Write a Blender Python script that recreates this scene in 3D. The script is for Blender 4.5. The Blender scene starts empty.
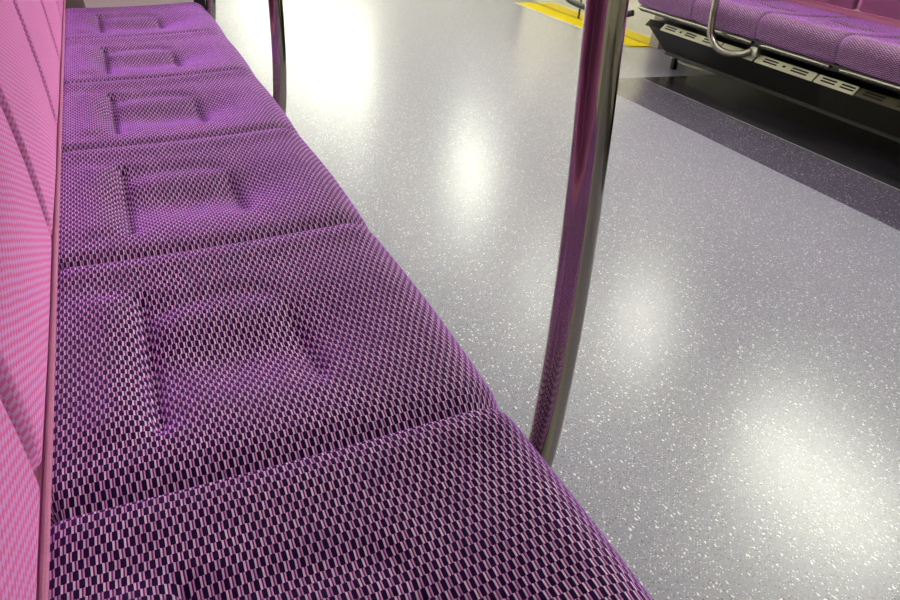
import bpy, bmesh, math, random
import numpy as np
from mathutils import Vector, Matrix

random.seed(3)
SC = bpy.context.scene
COL = SC.collection
PI = math.pi

# ------------------------------------------------------------------ view
SC.view_settings.view_transform = 'Standard'
SC.view_settings.look = 'None'
SC.view_settings.gamma = 1.0
SC.view_settings.use_curve_mapping = False
SC.view_settings.exposure = 0.62

W = 3.30            # inner width between the two backrest planes
P = 0.46            # seat pitch
CEIL = 2.25
Y0, Y1 = -4.0, 20.0


# ------------------------------------------------------------------ materials
def lin(r, g, b):
    f = lambda c: (c / 255 / 12.92) if c / 255 <= 0.04045 else ((c / 255 + 0.055) / 1.055) ** 2.4
    return (f(r), f(g), f(b), 1.0)


class NT:
    def __init__(self, name):
        self.m = bpy.data.materials.new(name)
        self.m.use_nodes = True
        self.t = self.m.node_tree
        self.n = self.t.nodes
        self.p = self.n['Principled BSDF']

    def new(self, kind, **kw):
        nd = self.n.new(kind)
        for k, v in kw.items():
            setattr(nd, k, v)
        return nd

    def link(self, a, b):
        self.t.links.new(a, b)

    def put(self, sock, v):
        if hasattr(v, 'is_output'):
            self.link(v, sock)
        else:
            sock.default_value = v

    def math(self, op, a, b=0.0, c=0.0, clamp=False):
        nd = self.new('ShaderNodeMath', operation=op, use_clamp=clamp)
        self.put(nd.inputs[0], a)
        self.put(nd.inputs[1], b)
        if len(nd.inputs) > 2:
            self.put(nd.inputs[2], c)
        return nd.outputs[0]

    def mix(self, fac, a, b):
        nd = self.new('ShaderNodeMix', data_type='RGBA')
        self.put(nd.inputs[0], fac)
        self.put(nd.inputs[6], a)
        self.put(nd.inputs[7], b)
        return nd.outputs[2]

    def ramp(self, v, lo, hi):
        nd = self.new('ShaderNodeMapRange', interpolation_type='SMOOTHSTEP')
        self.put(nd.inputs['Value'], v)
        nd.inputs['From Min'].default_value = lo
        nd.inputs['From Max'].default_value = hi
        return nd.outputs[0]


def plain(name, col, rough=0.5, metal=0.0, noise=0.0, nscale=60.0, spec=0.5):
    k = NT(name)
    k.p.inputs['Roughness'].default_value = rough
    k.p.inputs['Metallic'].default_value = metal
    k.p.inputs['Specular IOR Level'].default_value = spec
    if noise:
        tc = k.new('ShaderNodeTexCoord')
        nz = k.new('ShaderNodeTexNoise')
        nz.inputs['Scale'].default_value = nscale
        nz.inputs['Detail'].default_value = 4
        k.link(tc.outputs['Object'], nz.inputs['Vector'])
        c2 = tuple(min(1, c * (1 - noise)) for c in col[:3]) + (1,)
        k.link(k.mix(nz.outputs['Fac'], col, c2), k.p.inputs['Base Color'])
    else:
        k.p.inputs['Base Color'].default_value = col
    return k.m


def weave(name, dark, white, mid, warm, base, sheen_col, sheen, cu=0.0043, cv=0.0090, sheen_rough=0.4, bump=0.3, velvet=None, velvet2=None, vrough=1.0):
    """woven moquette: dark lozenges alternating with striped light cells"""
    k = NT(name)
    uv = k.new('ShaderNodeUVMap')
    sep = k.new('ShaderNodeSeparateXYZ')
    # a slight waviness of the threads
    nz = k.new('ShaderNodeTexNoise')
    nz.inputs['Scale'].default_value = 25.0
    nz.inputs['Detail'].default_value = 1
    k.link(uv.outputs[0], nz.inputs['Vector'])
    sc = k.new('ShaderNodeVectorMath', operation='MULTIPLY_ADD')
    k.link(nz.outputs['Color'], sc.inputs[0])
    sc.inputs[1].default_value = (0.0022, 0.004, 0)
    k.link(uv.outputs[0], sc.inputs[2])
    k.link(sc.outputs[0], sep.inputs[0])
    u = k.math('DIVIDE', sep.outputs[0], cu)
    v = k.math('DIVIDE', sep.outputs[1], cv)
    fu = k.math('FRACT', k.math('ADD', u, 1000.0))
    fv = k.math('FRACT', k.math('ADD', v, 1000.0))
    iu = k.math('FLOOR', u)
    iv = k.math('FLOOR', v)
    par = k.math('FRACT', k.math('ADD', k.math('MULTIPLY', k.math('ADD', iu, iv), 0.5), 1000.0))
    isdark = k.math('LESS_THAN', par, 0.25)
    # stripes of the light cell
    w1 = k.math('LESS_THAN', fu, 0.39)
    w2 = k.math('GREATER_THAN', fu, 0.70)
    light = k.mix(w1, mid, white)
    light = k.mix(w2, light, warm)
    # random thread tone
    wn = k.new('ShaderNodeTexWhiteNoise', noise_dimensions='2D')
    cmb = k.new('ShaderNodeCombineXYZ')
    k.link(iu, cmb.inputs[0])
    k.link(iv, cmb.inputs[1])
    k.link(cmb.outputs[0], wn.inputs['Vector'])
    light = k.mix(k.math('MULTIPLY', wn.outputs['Value'], 0.35), light, mid)
    # lozenge in the dark cell
    du = k.math('ABSOLUTE', k.math('MULTIPLY_ADD', fu, 2.0, -1.0))
    dv = k.math('ABSOLUTE', k.math('MULTIPLY_ADD', fv, 2.0, -1.0))
    r = k.math('ADD', k.math('POWER', du, 4.0), k.math('POWER', dv, 3.0))
    loz = k.math('LESS_THAN', r, 1.05)
    darkc = k.mix(loz, base, dark)
    col = k.mix(isdark, light, darkc)
    k.link(col, k.p.inputs['Base Color'])
    k.p.inputs['Roughness'].default_value = 0.9
    k.p.inputs['Specular IOR Level'].default_value = 0.15
    k.p.inputs['Sheen Weight'].default_value = sheen
    k.p.inputs['Sheen Roughness'].default_value = sheen_rough
    k.p.inputs['Sheen Tint'].default_value = sheen_col
    if bump:
        h = k.math('SUBTRACT', 1.0, k.math('MULTIPLY', k.math('POWER', dv, 2.0), 1.0))
        bp = k.new('ShaderNodeBump')
        bp.inputs['Strength'].default_value = bump
        bp.inputs['Distance'].default_value = 0.0006
        k.link(h, bp.inputs['Height'])
        k.link(bp.outputs[0], k.p.inputs['Normal'])
    if velvet:
        sh = k.new('ShaderNodeBsdfSheen', distribution='ASHIKHMIN')
        k.link(k.mix(isdark, velvet, velvet2), sh.inputs['Color'])
        sh.inputs['Roughness'].default_value = vrough
        ad = k.new('ShaderNodeAddShader')
        k.link(k.p.outputs[0], ad.inputs[0])
        k.link(sh.outputs[0], ad.inputs[1])
        k.link(ad.outputs[0], k.n['Material Output'].inputs['Surface'])
    return k.m


def speckled(name, base, base2, white, darkc, rough, coat=0.0, dens=1.0):
    """vinyl sheet with white and dark flecks"""
    k = NT(name)
    tc = k.new('ShaderNodeTexCoord')
    mp = k.new('ShaderNodeMapping')
    k.link(tc.outputs['Object'], mp.inputs[0])
    nz = k.new('ShaderNodeTexNoise')
    nz.inputs['Scale'].default_value = 230.0
    nz.inputs['Detail'].default_value = 3
    k.link(mp.outputs[0], nz.inputs['Vector'])
    col = k.mix(k.ramp(nz.outputs['Fac'], 0.35, 0.65), base, base2)

    def flecks(scale, thr, size, colr, col, stretch, rot, jag):
        m2 = k.new('ShaderNodeMapping')
        m2.inputs['Rotation'].default_value = (0, 0, rot)
        m2.inputs['Scale'].default_value = (1.0, stretch, 1.0)
        k.link(tc.outputs['Object'], m2.inputs[0])
        n2 = k.new('ShaderNodeTexNoise')
        n2.inputs['Scale'].default_value = scale * 1.6
        k.link(m2.outputs[0], n2.inputs['Vector'])
        va = k.new('ShaderNodeVectorMath', operation='MULTIPLY_ADD')
        k.link(n2.outputs['Color'], va.inputs[0])
        va.inputs[1].default_value = (jag / scale, jag / scale, 0)
        k.link(m2.outputs[0], va.inputs[2])
        vo = k.new('ShaderNodeTexVoronoi', voronoi_dimensions='2D')
        vo.inputs['Scale'].default_value = scale
        k.link(va.outputs[0], vo.inputs['Vector'])
        sp = k.new('ShaderNodeSeparateColor')
        k.link(vo.outputs['Color'], sp.inputs[0])
        sel = k.math('LESS_THAN', sp.outputs[0], thr)
        rad = k.math('MULTIPLY_ADD', sp.outputs[1], size * 0.7, size * 0.4)
        ins = k.math('LESS_THAN', vo.outputs['Distance'], rad)
        return k.mix(k.math('MULTIPLY', sel, ins), col, colr)
    col = flecks(210, 0.25 * dens, 0.30, darkc, col, 1.0, 0.3, 0.7)
    col = flecks(185, 0.30 * dens, 0.235, white, col, 1.5, 0.5, 0.8)
    col = flecks(130, 0.26 * dens, 0.235, white, col, 0.65, -0.4, 0.9)
    k.link(col, k.p.inputs['Base Color'])
    k.p.inputs['Roughness'].default_value = rough
    k.p.inputs['Specular IOR Level'].default_value = 0.75
    k.p.inputs['Coat Weight'].default_value = coat
    k.p.inputs['Coat Roughness'].default_value = 0.12
    return k.m


def emit(name, col, s):
    k = NT(name)
    k.p.inputs['Base Color'].default_value = (0.8, 0.8, 0.8, 1)
    k.p.inputs['Emission Color'].default_value = col
    k.p.inputs['Emission Strength'].default_value = s
    return k.m


M = {}
M['seat'] = weave('purple_moquette', lin(20, 2, 52), lin(246, 214, 250), lin(110, 14, 104), lin(226, 158, 206),
                  lin(92, 30, 140), (0.46, 0.10, 0.78, 1), 0.9, sheen_rough=0.3, velvet=(0.24, 0.06, 0.36, 1), velvet2=(0.16, 0.03, 0.30, 1), vrough=0.5)
M['back'] = weave('pink_moquette', lin(26, 1, 22), lin(100, 24, 76), lin(68, 4, 38), lin(74, 22, 74),
                  lin(50, 5, 40), (1.0, 0.50, 0.78, 1), 0.15, sheen_rough=0.5, velvet=(1.0, 0.46, 0.92, 1), velvet2=(0.98, 0.20, 0.62, 1), vrough=0.75)
M['backtrim'] = plain('pink_plain_cloth', lin(226, 140, 186), 0.9, 0, 0.25, 400)
M['floor'] = speckled('speckled_vinyl', lin(160, 155, 178), lin(140, 135, 159), lin(246, 246, 250), lin(78, 72, 88), 0.29, 0.0)
M['floor_shade'] = speckled('shaded_speckled_vinyl', lin(92, 84, 106), lin(80, 72, 94), lin(196, 192, 204), lin(50, 45, 58), 0.24, 0.0, 0.7)  # shade in front of the opposite bench, put into the vinyl colour
M['floor_deep_shade'] = speckled('shaded_side_vinyl', lin(46, 43, 50), lin(40, 37, 44), lin(84, 82, 88), lin(28, 26, 31), 0.22, 0.0, 0.3)  # deeper shade towards and under that bench, also put into the colour
M['floor_side'] = speckled('side_vinyl', lin(196, 194, 184), lin(186, 184, 174), lin(215, 213, 205), lin(150, 146, 140), 0.25, 0.0, 0.4)
M['steel'] = plain('polished_steel', lin(176, 170, 160), 0.08, 1.0)
M['brushed'] = plain('brushed_steel', lin(190, 188, 182), 0.28, 1.0, 0.1, 40)
M['door'] = plain('door_steel', lin(226, 220, 204), 0.09, 1.0, 0.03, 10)
M['dark_metal'] = plain('dark_painted_metal', lin(24, 23, 24), 0.4, 0.3, 0.2, 80)
M['black'] = plain('black_rubber', lin(14, 13, 14), 0.5)
M['black_gloss'] = plain('black_enamel', lin(16, 14, 16), 0.2)
M['cream'] = plain('cream_laminate', lin(252, 251, 236), 0.3, 0, 0.02, 20)
M['grey_panel'] = plain('warm_grey_panel', lin(170, 160, 152), 0.5, 0, 0.05, 20)
M['vent'] = plain('cream_vent_plate', lin(254, 252, 226), 0.35, 0.0, 0.05, 30)
M['vent_dull'] = plain('grey_vent_plate', lin(120, 112, 92), 0.4, 0.4, 0.15, 30)
M['yellow'] = plain('yellow_sill', lin(255, 226, 0), 0.6, 0, 0.04, 60, 0.15)
M['yellow_edge'] = plain('sill_edge_strip', lin(238, 232, 212), 0.4)
M['ceil'] = plain('white_ceiling', lin(240, 240, 234), 0.5, 0, 0.02, 5)
M['joint'] = plain('floor_joint_bead', lin(160, 156, 150), 0.35)
M['glass'] = plain('night_window_glass', lin(16, 18, 22), 0.05)
M['lamp'] = emit('led_diffuser', (1.0, 0.97, 0.95, 1), 2.4)
M['lamp_left'] = emit('warm_led_diffuser', (1.0, 0.97, 0.95, 1), 3.6)
M['lamp_far'] = emit('bright_led_diffuser', (1.0, 1.0, 0.88, 1), 5.5)
M['lamp_added'] = emit('added_strip_diffuser', (0.96, 1.0, 0.82, 1), 58.0)

# mesh perforations of the heater front
kk = NT('perforated_black_sheet')
tc = kk.new('ShaderNodeTexCoord')
vo = kk.new('ShaderNodeTexVoronoi', voronoi_dimensions='2D')
vo.inputs['Scale'].default_value = 130
vo.inputs['Randomness'].default_value = 0.0
sx = kk.new('ShaderNodeSeparateXYZ')
cx = kk.new('ShaderNodeCombineXYZ')
kk.link(tc.outputs['Object'], sx.inputs[0])
kk.link(sx.outputs[1], cx.inputs[0])
kk.link(sx.outputs[2], cx.inputs[1])
kk.link(cx.outputs[0], vo.inputs['Vector'])
kk.link(kk.mix(kk.math('LESS_THAN', vo.outputs['Distance'], 0.33), lin(56, 52, 46), lin(5, 5, 5)), kk.p.inputs['Base Color'])
kk.p.inputs['Roughness'].default_value = 0.4
kk.p.inputs['Metallic'].default_value = 0.3
M['perf'] = kk.m


# ------------------------------------------------------------------ mesh helpers
def obj(name, bm, mat, parent=None, smooth=True):
    me = bpy.data.meshes.new(name)
    bmesh.ops.recalc_face_normals(bm, faces=bm.faces[:])
    bm.to_mesh(me)
    bm.free()
    if smooth:
        for p in me.polygons:
            p.use_smooth = True
    me.materials.append(mat)
    o = bpy.data.objects.new(name, me)
    COL.objects.link(o)
    if parent:
        o.parent = parent
    if smooth == 'auto':
        try:
            me.set_sharp_from_angle(angle=math.radians(35))
        except Exception:
            pass
    return o


def tag(o, label, cat, group=None):
    o['label'] = label
    o['category'] = cat
    if group:
        o['group'] = group
    return o


def struct(o):
    o['kind'] = 'structure'
    return o


def thing(name, label, cat, loc=(0, 0, 0), rz=0.0, group=None):
    o = bpy.data.objects.new(name, None)
    COL.objects.link(o)
    o.location = loc
    o.rotation_euler = (0, 0, rz)
    o.empty_display_size = 0.1
    return tag(o, label, cat, group)


def box(bm, x0, x1, y0, y1, z0, z1, bev=0.0):
    r = bmesh.ops.create_cube(bm, size=1.0)
    vs = r['verts']
    for v in vs:
        v.co = Vector(((x0 + x1) / 2 + v.co.x * (x1 - x0), (y0 + y1) / 2 + v.co.y * (y1 - y0),
                       (z0 + z1) / 2 + v.co.z * (z1 - z0)))
    if bev:
        es = set()
        for v in vs:
            es.update(v.link_edges)
        bmesh.ops.bevel(bm, geom=list(es), offset=bev, segments=2, affect='EDGES', profile=0.5)
    return bm


def boxo(name, mat, parent, *a, bev=0.0):
    bm = bmesh.new()
    box(bm, *a, bev=bev)
    return obj(name, bm, mat, parent, 'auto' if bev else False)


def smooth_path(pts, n=60):
    """Catmull-Rom through the points"""
    p = [Vector(q) for q in pts]
    p = [p[0] * 2 - p[1]] + p + [p[-1] * 2 - p[-2]]
    out = []
    seg = len(p) - 3
    for i in range(seg):
        m = max(2, n // seg)
        for j in range(m):
            t = j / m
            a, b, c, d = p[i:i + 4]
            out.append(0.5 * ((2 * b) + (c - a) * t + (2 * a - 5 * b + 4 * c - d) * t * t + (3 * b - a - 3 * c + d) * t ** 3))
    out.append(p[-2])
    return out


def tube(bm, pts, r, seg=20, cap=True):
    pts = [Vector(q) for q in pts]
    rings = []
    t0 = (pts[1] - pts[0]).normalized()
    ref = Vector((0, 1, 0)) if abs(t0.y) < 0.8 else Vector((0, 0, 1))
    nrm = (ref - t0 * ref.dot(t0)).normalized()
    for i, q in enumerate(pts):
        a = pts[max(0, i - 1)]
        b = pts[min(len(pts) - 1, i + 1)]
        t = (b - a).normalized()
        nrm = (nrm - t * nrm.dot(t)).normalized()
        bn = t.cross(nrm)
        rr = r[i] if isinstance(r, (list, tuple)) else r
        rings.append([bm.verts.new(q + (nrm * math.cos(k * 2 * PI / seg) + bn * math.sin(k * 2 * PI / seg)) * rr) for k in range(seg)])
    for A, B in zip(rings, rings[1:]):
        for k in range(seg):
            bm.faces.new((A[k], A[(k + 1) % seg], B[(k + 1) % seg], B[k]))
    if cap:
        bm.faces.new(rings[0][::-1])
        bm.faces.new(rings[-1])
    return bm


def tubeo(name, mat, parent, pts, r, seg=20):
    bm = bmesh.new()
    tube(bm, pts, r, seg)
    return obj(name, bm, mat, parent, 'auto')


def prism(bm, prof, y0, y1):
    """extrude an (x, z) profile along y"""
    a = [bm.verts.new((x, y0, z)) for x, z in prof]
    b = [bm.verts.new((x, y1, z)) for x, z in prof]
    n = len(prof)
    for i in range(n):
        bm.faces.new((a[i], a[(i + 1) % n], b[(i + 1) % n], b[i]))
    bm.faces.new(a[::-1])
    bm.faces.new(b)
    return bm


def sst(a, b, x):
    t = np.clip((x - a) / (b - a), 0, 1)
    return t * t * (3 - 2 * t)


def resample(pts, step):
    pts = np.array(pts, float)
    d = np.r_[0, np.cumsum(np.hypot(*np.diff(pts, axis=0).T))]
    n = int(round(d[-1] / step)) + 1
    s = np.linspace(0, d[-1], n)
    return np.c_[np.interp(s, d, pts[:, 0]), np.interp(s, d, pts[:, 1])], s


def padded(name, prof, y0, y1, ny, disp, mat, closed_back, uvflip=False):
    """a padded section: (x,z) profile swept along y, pushed out along the profile normal by disp(x,z,y)"""
    q, s = resample(prof, 0.005)
    tg = np.gradient(q, axis=0)
    tg /= np.linalg.norm(tg, axis=1)[:, None]
    nm = np.c_[-tg[:, 1], tg[:, 0]]        # left normal of the profile direction
    ys = np.linspace(y0, y1, ny)
    # more lines at the two ends where the cushion rolls into its groove
    t = np.linspace(0, 1, ny)
    ys = y0 + (y1 - y0) * (t - 0.11 * np.sin(2 * PI * t))
    verts, faces, uvs = [], [], []
    for y in ys:
        d = disp(q[:, 0], q[:, 1], np.full(len(q), y - y0), s)
        for i in range(len(q)):
            verts.append((q[i, 0] + nm[i, 0] * d[i], y, q[i, 1] + nm[i, 1] * d[i]))
            uvs.append((s[i], y))
    m = len(q)
    nb = len(closed_back)
    for j in range(ny - 1):
        for i in range(m - 1):
            faces.append((j * m + i, j * m + i + 1, (j + 1) * m + i + 1, (j + 1) * m + i))
    # back/underside of the section
    off = len(verts)
    for y in (ys[0], ys[-1]):
        for x, z in closed_back:
            verts.append((x, y, z))
            uvs.append((x, y))
    for e, j in ((0, 0), (1, ny - 1)):
        loop = [j * m + i for i in range(m)] + [off + e * nb + i for i in range(nb)]
        faces.append(tuple(loop if e == 0 else loop[::-1]))
    me = bpy.data.meshes.new(name)
    bk0 = [(ny * 0 + 0) * m + m - 1] + [off + i for i in range(nb)] + [0]
    bk1 = [(ny - 1) * m + m - 1] + [off + nb + i for i in range(nb)] + [(ny - 1) * m]
    for i in range(len(bk0) - 1):
        a, b, c, d_ = bk0[i], bk0[i + 1], bk1[i + 1], bk1[i]
        if i == 0:
            faces.append(tuple([j * m + m - 1 for j in range(ny)] + [c, b]))
        elif i == len(bk0) - 2:
            faces.append(tuple([a] + [j * m for j in range(ny)] + [d_]))
        else:
            faces.append((a, b, c, d_))
    me.from_pydata(verts, [], faces)
    uvl = me.uv_layers.new(name='UVMap')
    li = np.zeros(len(me.loops), dtype=np.int32)
    me.loops.foreach_get('vertex_index', li)
    uvl.data.foreach_set('uv', np.array(uvs, dtype=np.float32)[li].ravel())
    bm = bmesh.new()
    bm.from_mesh(me)
    bmesh.ops.recalc_face_normals(bm, faces=bm.faces[:])
    bm.to_mesh(me)
    bm.free()
    for p in me.polygons:
        p.use_smooth = len(p.vertices) == 4
    me.materials.append(mat)
    return me


# ------------------------------------------------------------------ bench shapes (local: x from the wall to the aisle, y along)
def arc(cx, cz, r, a0, a1, n=12):
    return [(cx + r * math.cos(math.radians(a0 + (a1 - a0) * i / n)), cz + r * math.sin(math.radians(a0 + (a1 - a0) * i / n))) for i in range(n + 1)]


def seat_profile(e=0.0):
    p = [(0.0, 0.35)] + arc(0.022, 0.388, 0.022, 180, 95, 10) + [(0.10, 0.4125), (0.20, 0.417), (0.30, 0.4235)] \
        + arc(0.392, 0.378, 0.052, 92, -12, 18) + [(0.436, 0.335)] + arc(0.422, 0.322, 0.014, 0, -90, 5)
    return [(x - (e + 0.014 if x < 0.08 else 0.0), z) for x, z in p]




def soft_disp(x, z, y, s):
    return 0.6 * seat_disp(x, z, y, s)


def seat_disp(x, z, y, s):
    top = sst(-0.01, 0.02, x) * (1 - sst(0.40, 0.44, x))
    d = np.zeros_like(x)
    # groove to the neighbouring seat: broad roll on the near edge, tight one on the far edge
    near = np.clip(1 - y / 0.050, 0, 1)
    d -= 0.0125 * near ** 2.0 * (0.45 + 0.55 * sst(0.325, 0.40, z))
    far = np.clip(1 - (P - y) / 0.011, 0, 1)
    d -= 0.0125 * (1 - np.sqrt(np.clip(1 - far ** 2, 0, 1))) * (0.45 + 0.55 * sst(0.325, 0.40, z))
    d += top * 0.004 * np.exp(-((y - 0.43) / 0.03) ** 2)
    # sitting hollow
    d -= 0.016 * top * np.exp(-((x - 0.20) / 0.13) ** 2) * np.exp(-((y - 0.215) / 0.085) ** 2)
    # front bulge between grooves
    d += 0.004 * sst(0.28, 0.40, x) * np.sin(PI * np.clip(y / P, 0, 1)) ** 0.7
    # quilted pocket with its two stitched seams
    lx = 0.094 + 0.0 * y
    rx = 0.262 + 0.03 * (0.28 - y)
    a = sst(0.07, 0.11, y) * (1 - sst(0.345, 0.37, y))
    d -= a * (0.0075 * np.exp(-((x - lx) / 0.0055) ** 2) + 0.004 * np.exp(-((x - lx - 0.006) / 0.02) ** 2))
    d += a * 0.004 * np.exp(-((x - 0.055) / 0.028) ** 2)
    b = sst(0.10, 0.14, y) * (1 - sst(0.26, 0.30, y))
    d -= b * (0.0032 * np.exp(-((x - rx) / 0.0055) ** 2) + 0.003 * np.exp(-((x - rx + 0.006) / 0.02) ** 2))
    # top edge of the pocket
    w = sst(0.09, 0.12, x) * (1 - sst(0.24, 0.28, x))
    d -= w * 0.0036 * np.exp(-((y - 0.335 + 0.02 * ((x - 0.18) / 0.08) ** 2) / 0.020) ** 2)
    d += w * 0.0030 * np.exp(-((y - 0.27) / 0.035) ** 2)
    return d * 1.5


back_prof = [(-0.012, 0.437), (0.000, 0.445), (0.003, 0.462), (-0.001, 0.51), (-0.008, 0.57), (-0.019, 0.64), (-0.036, 0.74),
             (-0.058, 0.85), (-0.070, 0.90)] + arc(-0.095, 0.905, 0.025, 10, 120, 8)
back_prof = back_prof[::-1]      # so that the left normal points to the aisle


def back_disp(x, z, y, s):
    d = np.zeros_like(x)
    near = np.clip(1 - y / 0.036, 0, 1)
    d -= 0.018 * near ** 1.6
    far = np.clip(1 - (P - y) / 0.020, 0, 1)
    d -= 0.015 * far ** 2.2
    lum = np.exp(-((z - 0.56) / 0.10) ** 2)
    d += 0.004 * lum * np.sin(PI * y / P) ** 2
    d -= 0.005 * np.exp(-((z - 0.72) / 0.08) ** 2) * np.exp(-((y - 0.23) / 0.12) ** 2)
    return d


SEAT = padded('seat_cushion', seat_profile(), 0, P, 104, seat_disp, M['seat'], [(0.40, 0.306), (0.006, 0.306), (-0.014, 0.32)])
SEAT_DEEP = padded('seat_cushion', seat_profile(0.15), 0, P, 104, soft_disp, M['seat'], [(0.40, 0.306), (-0.144, 0.306), (-0.164, 0.32)])
BACK = padded('backrest', back_prof, 0, P, 104, back_disp, M['back'], [(-0.06, 0.437), (-0.12, 0.437), (-0.14, 0.90)])


def bench(name, label, loc, rz, n, gaps, seat, e=0.0):
    """n seats from local y=0 to n*P"""
    t = thing(name, label, 'bench', loc, rz, None)
    for i in range(n):
        for nm, me in (('seat_cushion', seat), ('backrest', BACK)):
            o = bpy.data.objects.new(nm, me)
            COL.objects.link(o)
            o.parent = t
            o.location = (0 if me is seat else -e - 0.002, i * P, 0)
    L = n * P
    # plain cloth band and welt under the backrest
    bm = bmesh.new()
    prism(bm, [(-0.05, 0.40), (-0.002, 0.404), (0.0015, 0.412), (0.0015, 0.428), (-0.004, 0.436), (-0.05, 0.437)], 0.0, L)
    o = obj('lower_band', bm, M['backtrim'], t, 'auto')
    o.location.x = -e - 0.002
    o['label'] = 'plain pink cloth band under the backrest'
    tubeo('piping', M['backtrim'], o, [(0.003, 0, 0.436), (0.003, L, 0.436)], 0.0035, 10)
    # seat pan and steel front rail in pieces, with the gaps at the pole brackets
    boxo('seat_pan', M['black_gloss'], t, 0.03, 0.412, 0.005, L - 0.005, 0.272, 0.303, bev=0.004)
    ys = [0.01] + gaps + [L - 0.01]
    for a, b in zip(ys, ys[1:]):
        a2, b2 = a + (0.03 if a > 0.02 else -0.01), b - 0.03
        pts = [(0.416, a2, 0.288), (0.424, a2 + 0.02, 0.290), (0.428, a2 + 0.05, 0.292), (0.428, b2 - 0.05, 0.292), (0.424, b2 - 0.02, 0.290), (0.416, b2, 0.288)]
        o = tubeo('front_rail', M['steel'], t, pts, 0.008, 12)
    boxo('back_panel', M['cream'], t, -0.16 - e, -0.10 - e, 0.0, L, 0.30, 0.93, bev=0.004)
    return t


NEAR0 = -2 * P
bench('long_bench', 'purple moquette bench with pink backrest filling the left foreground', (0, NEAR0, 0), 0, 7, [2 * P, 5 * P], SEAT)
RB_END = 3.10
RZ = 0.0
rb = bench('long_bench', 'purple bench against the opposite wall, heater below it', (W, RB_END, RZ), PI, 7, [2 * P, 3 * P, 5 * P], SEAT_DEEP, 0.15)


# ------------------------------------------------------------------ poles
def pole(label, pts, r, brk):
    t = thing('grab_pole', label, 'grab pole', (pts[-1][0], pts[-1][1], 0), 0, 'bent steel grab poles at the bench fronts')
    o = Vector((pts[-1][0], pts[-1][1], 0))
    q = [Vector(p) - o for p in pts]
    tubeo('tube', M['steel'], t, smooth_path(q, 120), r, 32)
    bm = bmesh.new()
    b = Vector(brk) - o
    box(bm, b.x - 0.014, b.x + 0.014, b.y - 0.022, b.y + 0.022, b.z - 0.020, 0.2715, 0.004)
    obj('bracket', bm, M['brushed'], t, 'auto')
    bm = bmesh.new()
    top = q[0]
    tube(bm, [(top.x, top.y, CEIL - 0.02), (top.x, top.y, CEIL - 0.001)], 0.035, 28)
    obj('ceiling_flange', bm, M['brushed'], t, 'auto')
    return t


def lpole(y):
    return [(0.36, y, CEIL - 0.003), (0.40, y, 1.9), (0.44, y, 1.45), (0.462, y, 1.05), (0.472, y, 0.83), (0.481, y, 0.70), (0.4875, y, 0.58),
            (0.490, y, 0.48), (0.489, y, 0.40), (0.485, y, 0.335), (0.474, y, 0.275), (0.452, y, 0.232), (0.420, y, 0.217), (0.392, y, 0.226), (0.380, y, 0.245)]


pole('thick bent steel pole in the foreground, in front of the near bench', lpole(0.0), 0.0172, (0.375, 0.0, 0.245))
pole('slim bent steel pole further along the left bench, nearer its far end', lpole(3 * P - 0.02), 0.0172, (0.375, 3 * P - 0.02, 0.245))
pr = [(W - 0.36, 2.43, CEIL - 0.003), (W - 0.42, 2.43, 1.6), (W - 0.47, 2.43, 1.0), (W - 0.487, 2.43, 0.60), (W - 0.487, 2.43, 0.42), (W - 0.485, 2.425, 0.33),
      (W - 0.480, 2.41, 0.27), (W - 0.465, 2.365, 0.226), (W - 0.440, 2.305, 0.215), (W - 0.415, 2.245, 0.228), (W - 0.405, 2.205, 0.250)]
pole('steel pole hooked under the front of the opposite bench', pr, 0.0172, (W - 0.398, 2.19, 0.250))


# ------------------------------------------------------------------ end partitions
def partition(label, loc, rz, pipe=None):
    """panel across the bench end, with a bent pipe at its aisle edge (local: x to the aisle, y away from the bench)"""
    t = thing('end_partition', label, 'partition', loc, rz, None)
    bm = bmesh.new()
    z0 = 0.402
    outl = [(0.062, z0), (0.40, z0), (0.40, 1.30), (-0.06, 1.30), (-0.06, 0.95), (0.052, 0.47)]
    prism(bm, outl, 0.012, 0.030)
    obj('panel', bm, M['cream'], t, False)
    bm = bmesh.new()
    prism(bm, [(0.060, z0 - 0.012), (0.405, z0 - 0.012), (0.405, z0 + 0.001), (0.060, z0 + 0.001)], 0.008, 0.034)
    e = obj('edge_strip', bm, M['black'], t, False)
    pts = pipe or [(0.38, 0.02, CEIL - 0.003), (0.42, 0.02, 1.6), (0.445, 0.02, 1.0), (0.455, 0.02, 0.7), (0.458, 0.02, 0.5), (0.456, 0.02, 0.42), (0.447, 0.02, 0.36),
           (0.425, 0.02, 0.315), (0.39, 0.02, 0.30), (0.34, 0.02, 0.30)]
    tubeo('frame_pipe', M['black_gloss' if pipe else 'steel'], t, smooth_path(pts, 100), 0.0172, 28)
    boxo('infill', M['black'], t, 0.398, 0.438, 0.012, 0.030, 0.36, 1.30)
    boxo('wall_post', M['grey_panel'], t, -0.09, 0.066, 0.05, 0.10, 0.0, 1.30, bev=0.004)
    return t


partition('cream end partition with steel pipe at the far end of the left bench', (0, 5 * P - 0.02, 0), 0)


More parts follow.
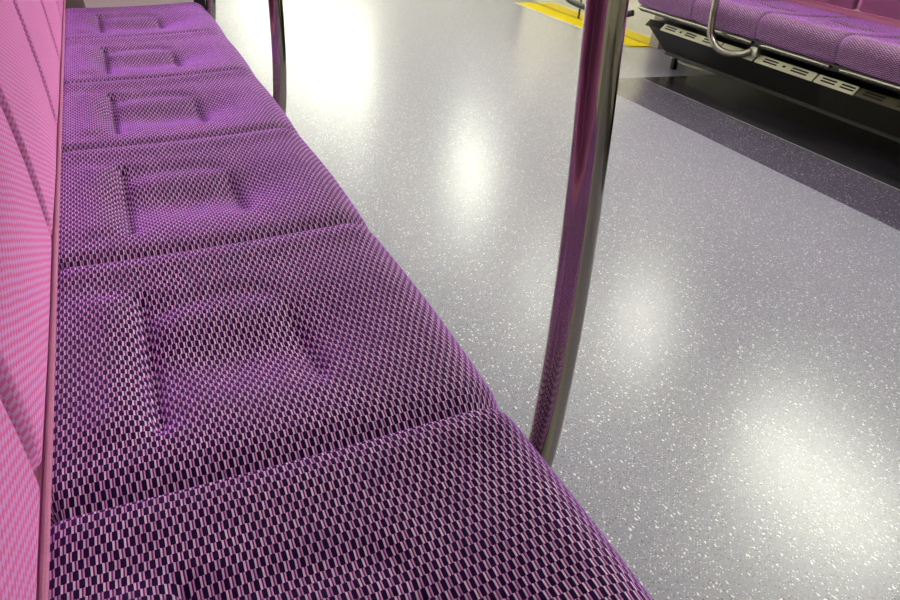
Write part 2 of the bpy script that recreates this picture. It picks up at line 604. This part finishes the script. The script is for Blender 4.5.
# ------------------------------------------------------------------ heater under the opposite bench
HX = 2.90
h = thing('bench_heater', 'low dark heater case with slotted cream plates under the opposite bench', 'heater', (HX, 0.0, 0), 0)
HY0, HY1 = 0.15, 2.92
fy = lambda y: 1.077 * y + 0.041
bm = bmesh.new()
prism(bm, [(0.004, 0.208), (0.050, 0.098), (0.30, 0.098), (0.30, 0.231), (0.040, 0.231)], HY0, HY1)
for v in bm.verts:                     # slanted left end
    if v.co.y > HY1 - 0.001:
        v.co.y += (v.co.z - 0.098) * 1.1 - 0.03
obj('case', bm, M['dark_metal'], h, False)
bm = bmesh.new()
prism(bm, [(0.002, 0.204), (0.046, 0.098), (0.049, 0.100), (0.005, 0.207)], HY0, fy(1.62))
obj('front_grille', bm, M['perf'], h, False)
bm = bmesh.new()
prism(bm, [(0.038, 0.084), (0.052, 0.078), (0.10, 0.078), (0.10, 0.098), (0.048, 0.098)], HY0, HY1 - 0.05)
obj('bottom_flange', bm, M['dark_metal'], h, False)
A = (-0.002, 0.208)
B = (0.028, 0.238)


def vent(y0, y1, mat, slots, lab=None):
    y0, y1 = fy(y0), fy(y1)
    bm = bmesh.new()
    prism(bm, [A, (A[0] + 0.004, A[1] - 0.004), (B[0] + 0.004, B[1] - 0.004), B], y0, y1)
    p = obj('vent_plate', bm, mat, h, False)
    if lab:
        p['label'] = lab
    dx, dz = B[0] - A[0], B[1] - A[1]
    n = Vector((-dz, 0, dx)).normalized()
    for (a, b) in slots:
        bm = bmesh.new()
        for g in ((0.30, 0.47), (0.62, 0.79)) if b - a > 0.03 else ((0.42, 0.66),):
            c = [(A[0] + dx * g[0], A[1] + dz * g[0]), (A[0] + dx * g[1], A[1] + dz * g[1])]
            prism(bm, [(c[0][0] + n.x * 0.0006, c[0][1] + n.z * 0.0006), (c[1][0] + n.x * 0.0006, c[1][1] + n.z * 0.0006),
                       (c[1][0] - n.x * 0.002, c[1][1] - n.z * 0.002), (c[0][0] - n.x * 0.002, c[0][1] - n.z * 0.002)], fy(a), fy(b))
        obj('slot', bm, M['black'], p, False)
    return p


vent(2.225, 2.655, M['vent'], [(2.55, 2.63), (2.505, 2.52), (2.40, 2.475), (2.26, 2.345)])
vent(2.00, 2.215, M['vent'], [])
vent(1.66, 1.985, M['vent'], [(1.865, 1.945), (1.82, 1.835), (1.70, 1.785)])
vent(1.455, 1.65, M['vent'], [(1.555, 1.625), (1.465, 1.53)])
vent(0.75, 1.445, M['vent_dull'], [(1.33, 1.42), (1.18, 1.27), (1.04, 1.12), (0.88, 0.97)], 'duller grey slotted vent plate')
vent(2.665, 2.78, M['dark_metal'], [], 'plain dark end plate')
for y in (2.86, 1.10):
    bm = bmesh.new()
    box(bm, 0.10, 0.13, y - 0.012, y + 0.012, 0.0, 0.0985, 0.002)
    obj('leg', bm, M['dark_metal'], h, 'auto')
tubeo('cable', M['vent'], h, smooth_path([(0.20, 2.99, 0.080), (0.145, 2.94, 0.058), (0.125, 2.82, 0.048), (0.13, 2.68, 0.050), (0.16, 2.52, 0.060), (0.22, 2.44, 0.086)], 40), 0.006, 10)

partition('cream end partition whose dark bent pipe loops low beside the yellow door sill', (W, RB_END + 0.005, RZ), PI,
          [(0.40, 0.86, CEIL - 0.003), (0.43, 0.86, 1.5), (0.455, 0.86, 0.9), (0.46, 0.855, 0.5), (0.46, 0.84, 0.36), (0.46, 0.79, 0.27), (0.46, 0.69, 0.222),
           (0.46, 0.56, 0.206), (0.46, 0.40, 0.206), (0.455, 0.22, 0.22), (0.44, 0.08, 0.235), (0.42, 0.035, 0.25)])
# turned by half a circle its outside would face the bench; mirrored along y the panel stays outside the bench
bpy.data.objects['end_partition.001'].scale = (1, -1, 1)


# ------------------------------------------------------------------ setting
DY0, DY1 = 3.42, 5.12
SY0, SY1 = 3.40, 4.92
DX = W - 0.035       # plane of the door leaves
bm = bmesh.new()
box(bm, 0.70, 2.35, Y0, Y1, -0.02, 0.0)
struct(obj('floor', bm, M['floor'], None, False))
for nm, a, b, mt in (('floor_left', -0.20, 0.697, 'floor_side'), ('floor_shade', 2.3505, 2.688, 'floor_shade'), ('floor_right', 2.692, W + 0.18, 'floor_deep_shade'), ('floor_doorway', 2.3505, W + 0.18, 'floor')):  # the two dark right-hand sheets carry the bench's shade in their colour
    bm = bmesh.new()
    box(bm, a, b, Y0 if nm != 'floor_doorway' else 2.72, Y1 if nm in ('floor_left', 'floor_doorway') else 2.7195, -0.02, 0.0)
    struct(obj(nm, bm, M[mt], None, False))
for i, x in enumerate((0.6985, 2.690)):
    bm = bmesh.new()
    box(bm, x - 0.002, x + 0.002, Y0, Y1 if i == 0 else 2.72, -0.01, 0.0004)
    struct(obj('trim_%d' % (i + 1), bm, M['joint'], None, False))

# door recess floor, sill and leaves
bm = bmesh.new()
box(bm, W + 0.181, W + 0.30, DY0, DY1, -0.02, 0.0)
struct(obj('floor_recess', bm, M['floor_side'], None, False))
sl = thing('door_sill', 'bright yellow sill plate with pale front edge along the far door', 'door sill', (3.07, 0, 0))
bm = bmesh.new()
box(bm, 0.030, DX - 3.07 - 0.003, SY0, SY1, 0.0, 0.006)
obj('plate', bm, M['yellow'], sl, False)
bm = bmesh.new()
box(bm, 0.012, 0.030, SY0, SY1, 0.0, 0.0055)
obj('edge_strip', bm, M['yellow_edge'], sl, False)
DM = (DY0 + DY1) / 2
for i, (a, b) in enumerate(((DY0, DM - 0.012), (DM + 0.012, DY1))):
    d = bpy.data.objects.new('door_%d' % (i + 1), None)
    COL.objects.link(d)
    struct(d)
    d.location = (DX, 0, 0)
    boxo('door_leaf', M['door'], d, 0.0, 0.035, a, b, 0.008, 1.95)
    e = b if i == 0 else a
    boxo('rubber_seal', M['black'], d, -0.001, 0.03, e - (0.0 if i == 0 else 0.0115), e + (0.0115 if i == 0 else 0.0), 0.008, 1.95)
    boxo('door_window', M['glass'], d, -0.002, 0.004, a + 0.13, b - 0.13, 0.85, 1.75, bev=0.001)


def wall(name, x0, x1, y0, y1, z0, z1, mat='cream'):
    bm = bmesh.new()
    box(bm, x0, x1, y0, y1, z0, z1)
    return struct(obj(name, bm, M[mat], None, False))


wall('wall_right', W + 0.17, W + 0.30, Y0, DY0, 0, CEIL)
wall('wall_right_far', W + 0.17, W + 0.30, DY1, Y1, 0, CEIL)
wall('wall_right_lintel', W + 0.02, W + 0.30, DY0, DY1, 1.95, CEIL)
wall('wall_left', -0.32, -0.17, Y0, Y1, 0, CEIL)
wall('wall_back', -0.32, W + 0.30, Y0 - 0.1, Y0, 0, CEIL)
wall('wall_far', -0.32, W + 0.30, Y1, Y1 + 0.1, 0, CEIL)
wall('ceiling', -0.32, W + 0.30, Y0, Y1, CEIL, CEIL + 0.05, 'ceil')
wall('door_frame_1', W - 0.04, W + 0.30, DY0 - 0.09, DY0 - 0.003, 0, CEIL, 'grey_panel')
wall('door_frame_2', W - 0.04, W + 0.30, DY1 + 0.003, DY1 + 0.09, 0, CEIL, 'grey_panel')
# windows as dark night glass set in the side walls
for i, (x, y0, y1) in enumerate(((W + 0.164, -0.2, 2.9), (W + 0.164, 5.4, 8.4), (-0.176, -0.9, 2.2))):
    bm = bmesh.new()
    box(bm, x, x + 0.012, y0, y1, 1.0, 1.62)
    struct(obj('window_%d' % (i + 1), bm, M['glass'], None, False))

# ------------------------------------------------------------------ ceiling lights
def lamp(label, x, y, L, w=0.16):
    t = thing('ceiling_light', label, 'ceiling light', (x, y, CEIL), 0, 'ceiling light strips')
    bm = bmesh.new()
    box(bm, -w / 2 - 0.02, w / 2 + 0.02, -L / 2 - 0.02, L / 2 + 0.02, -0.03, -0.0005, 0.004)
    obj('housing', bm, M['ceil'], t, 'auto')
    bm = bmesh.new()
    box(bm, -w / 2, w / 2, -L / 2, L / 2, -0.034, -0.0302)
    obj('diffuser', bm, M['lamp_far' if y > 5 else 'lamp_left' if x < 1.6 else 'lamp'], t, False)


for x, s in ((0.75, 'left'), (W - 0.75, 'right')):
    for i, y in enumerate((-1.6, 0.2, 2.0, 3.8, 5.6, 7.4, 9.2, 11.0, 12.8, 14.6, 16.4, 18.2)):
        lamp('white ceiling light strip in the row over the %s benches' % s, x, y, 1.25)
for y, L in ((1.25, 1.1), (2.85, 0.5), (3.9, 0.3), (5.65, 0.8), (9.4, 1.0), (11.3, 1.5), (13.8, 1.8), (17.0, 2.4)):  # strips added out of view, spaced to make the highlights on the floor
    t = thing('added_wall_light', 'added white light strip high on the wall over the opposite bench', 'wall light', (W + 0.169 if y != 3.9 else W + 0.019, y, 1.80 if y != 3.9 else 2.06), 0, 'added wall light strips')
    boxo('housing', M['ceil'], t, -0.25, 0.0, -L / 2 - 0.02, L / 2 + 0.02, -0.07, 0.07, bev=0.006)
    boxo('diffuser', M['lamp_added'], t, -0.254, -0.2502, -L / 2, L / 2, -0.055, 0.055)

# ------------------------------------------------------------------ world
wd = bpy.data.worlds.new('World')
SC.world = wd
wd.use_nodes = True
wd.node_tree.nodes['Background'].inputs[0].default_value = (0.02, 0.02, 0.025, 1)
wd.node_tree.nodes['Background'].inputs[1].default_value = 1.0

# ------------------------------------------------------------------ camera
yaw, pitch, roll, f, cx_, cy_, cz_ = 0.4522, 0.5312, 0.0857, 742.41, 0.0982, -0.5296, 0.911
fw = Vector((math.sin(yaw) * math.cos(pitch), math.cos(yaw) * math.cos(pitch), -math.sin(pitch)))
r0 = Vector((math.cos(yaw), -math.sin(yaw), 0))
u0 = r0.cross(fw)
r = r0 * math.cos(roll) + u0 * math.sin(roll)
u = u0 * math.cos(roll) - r0 * math.sin(roll)
cam = bpy.data.cameras.new('camera')
cam.sensor_width = 36
cam.lens = f / 900 * 36
cam.clip_start = 0.02
co = bpy.data.objects.new('camera', cam)
COL.objects.link(co)
co.matrix_world = Matrix(((r.x, u.x, -fw.x, cx_), (r.y, u.y, -fw.y, cy_), (r.z, u.z, -fw.z, cz_), (0, 0, 0, 1)))
SC.camera = co
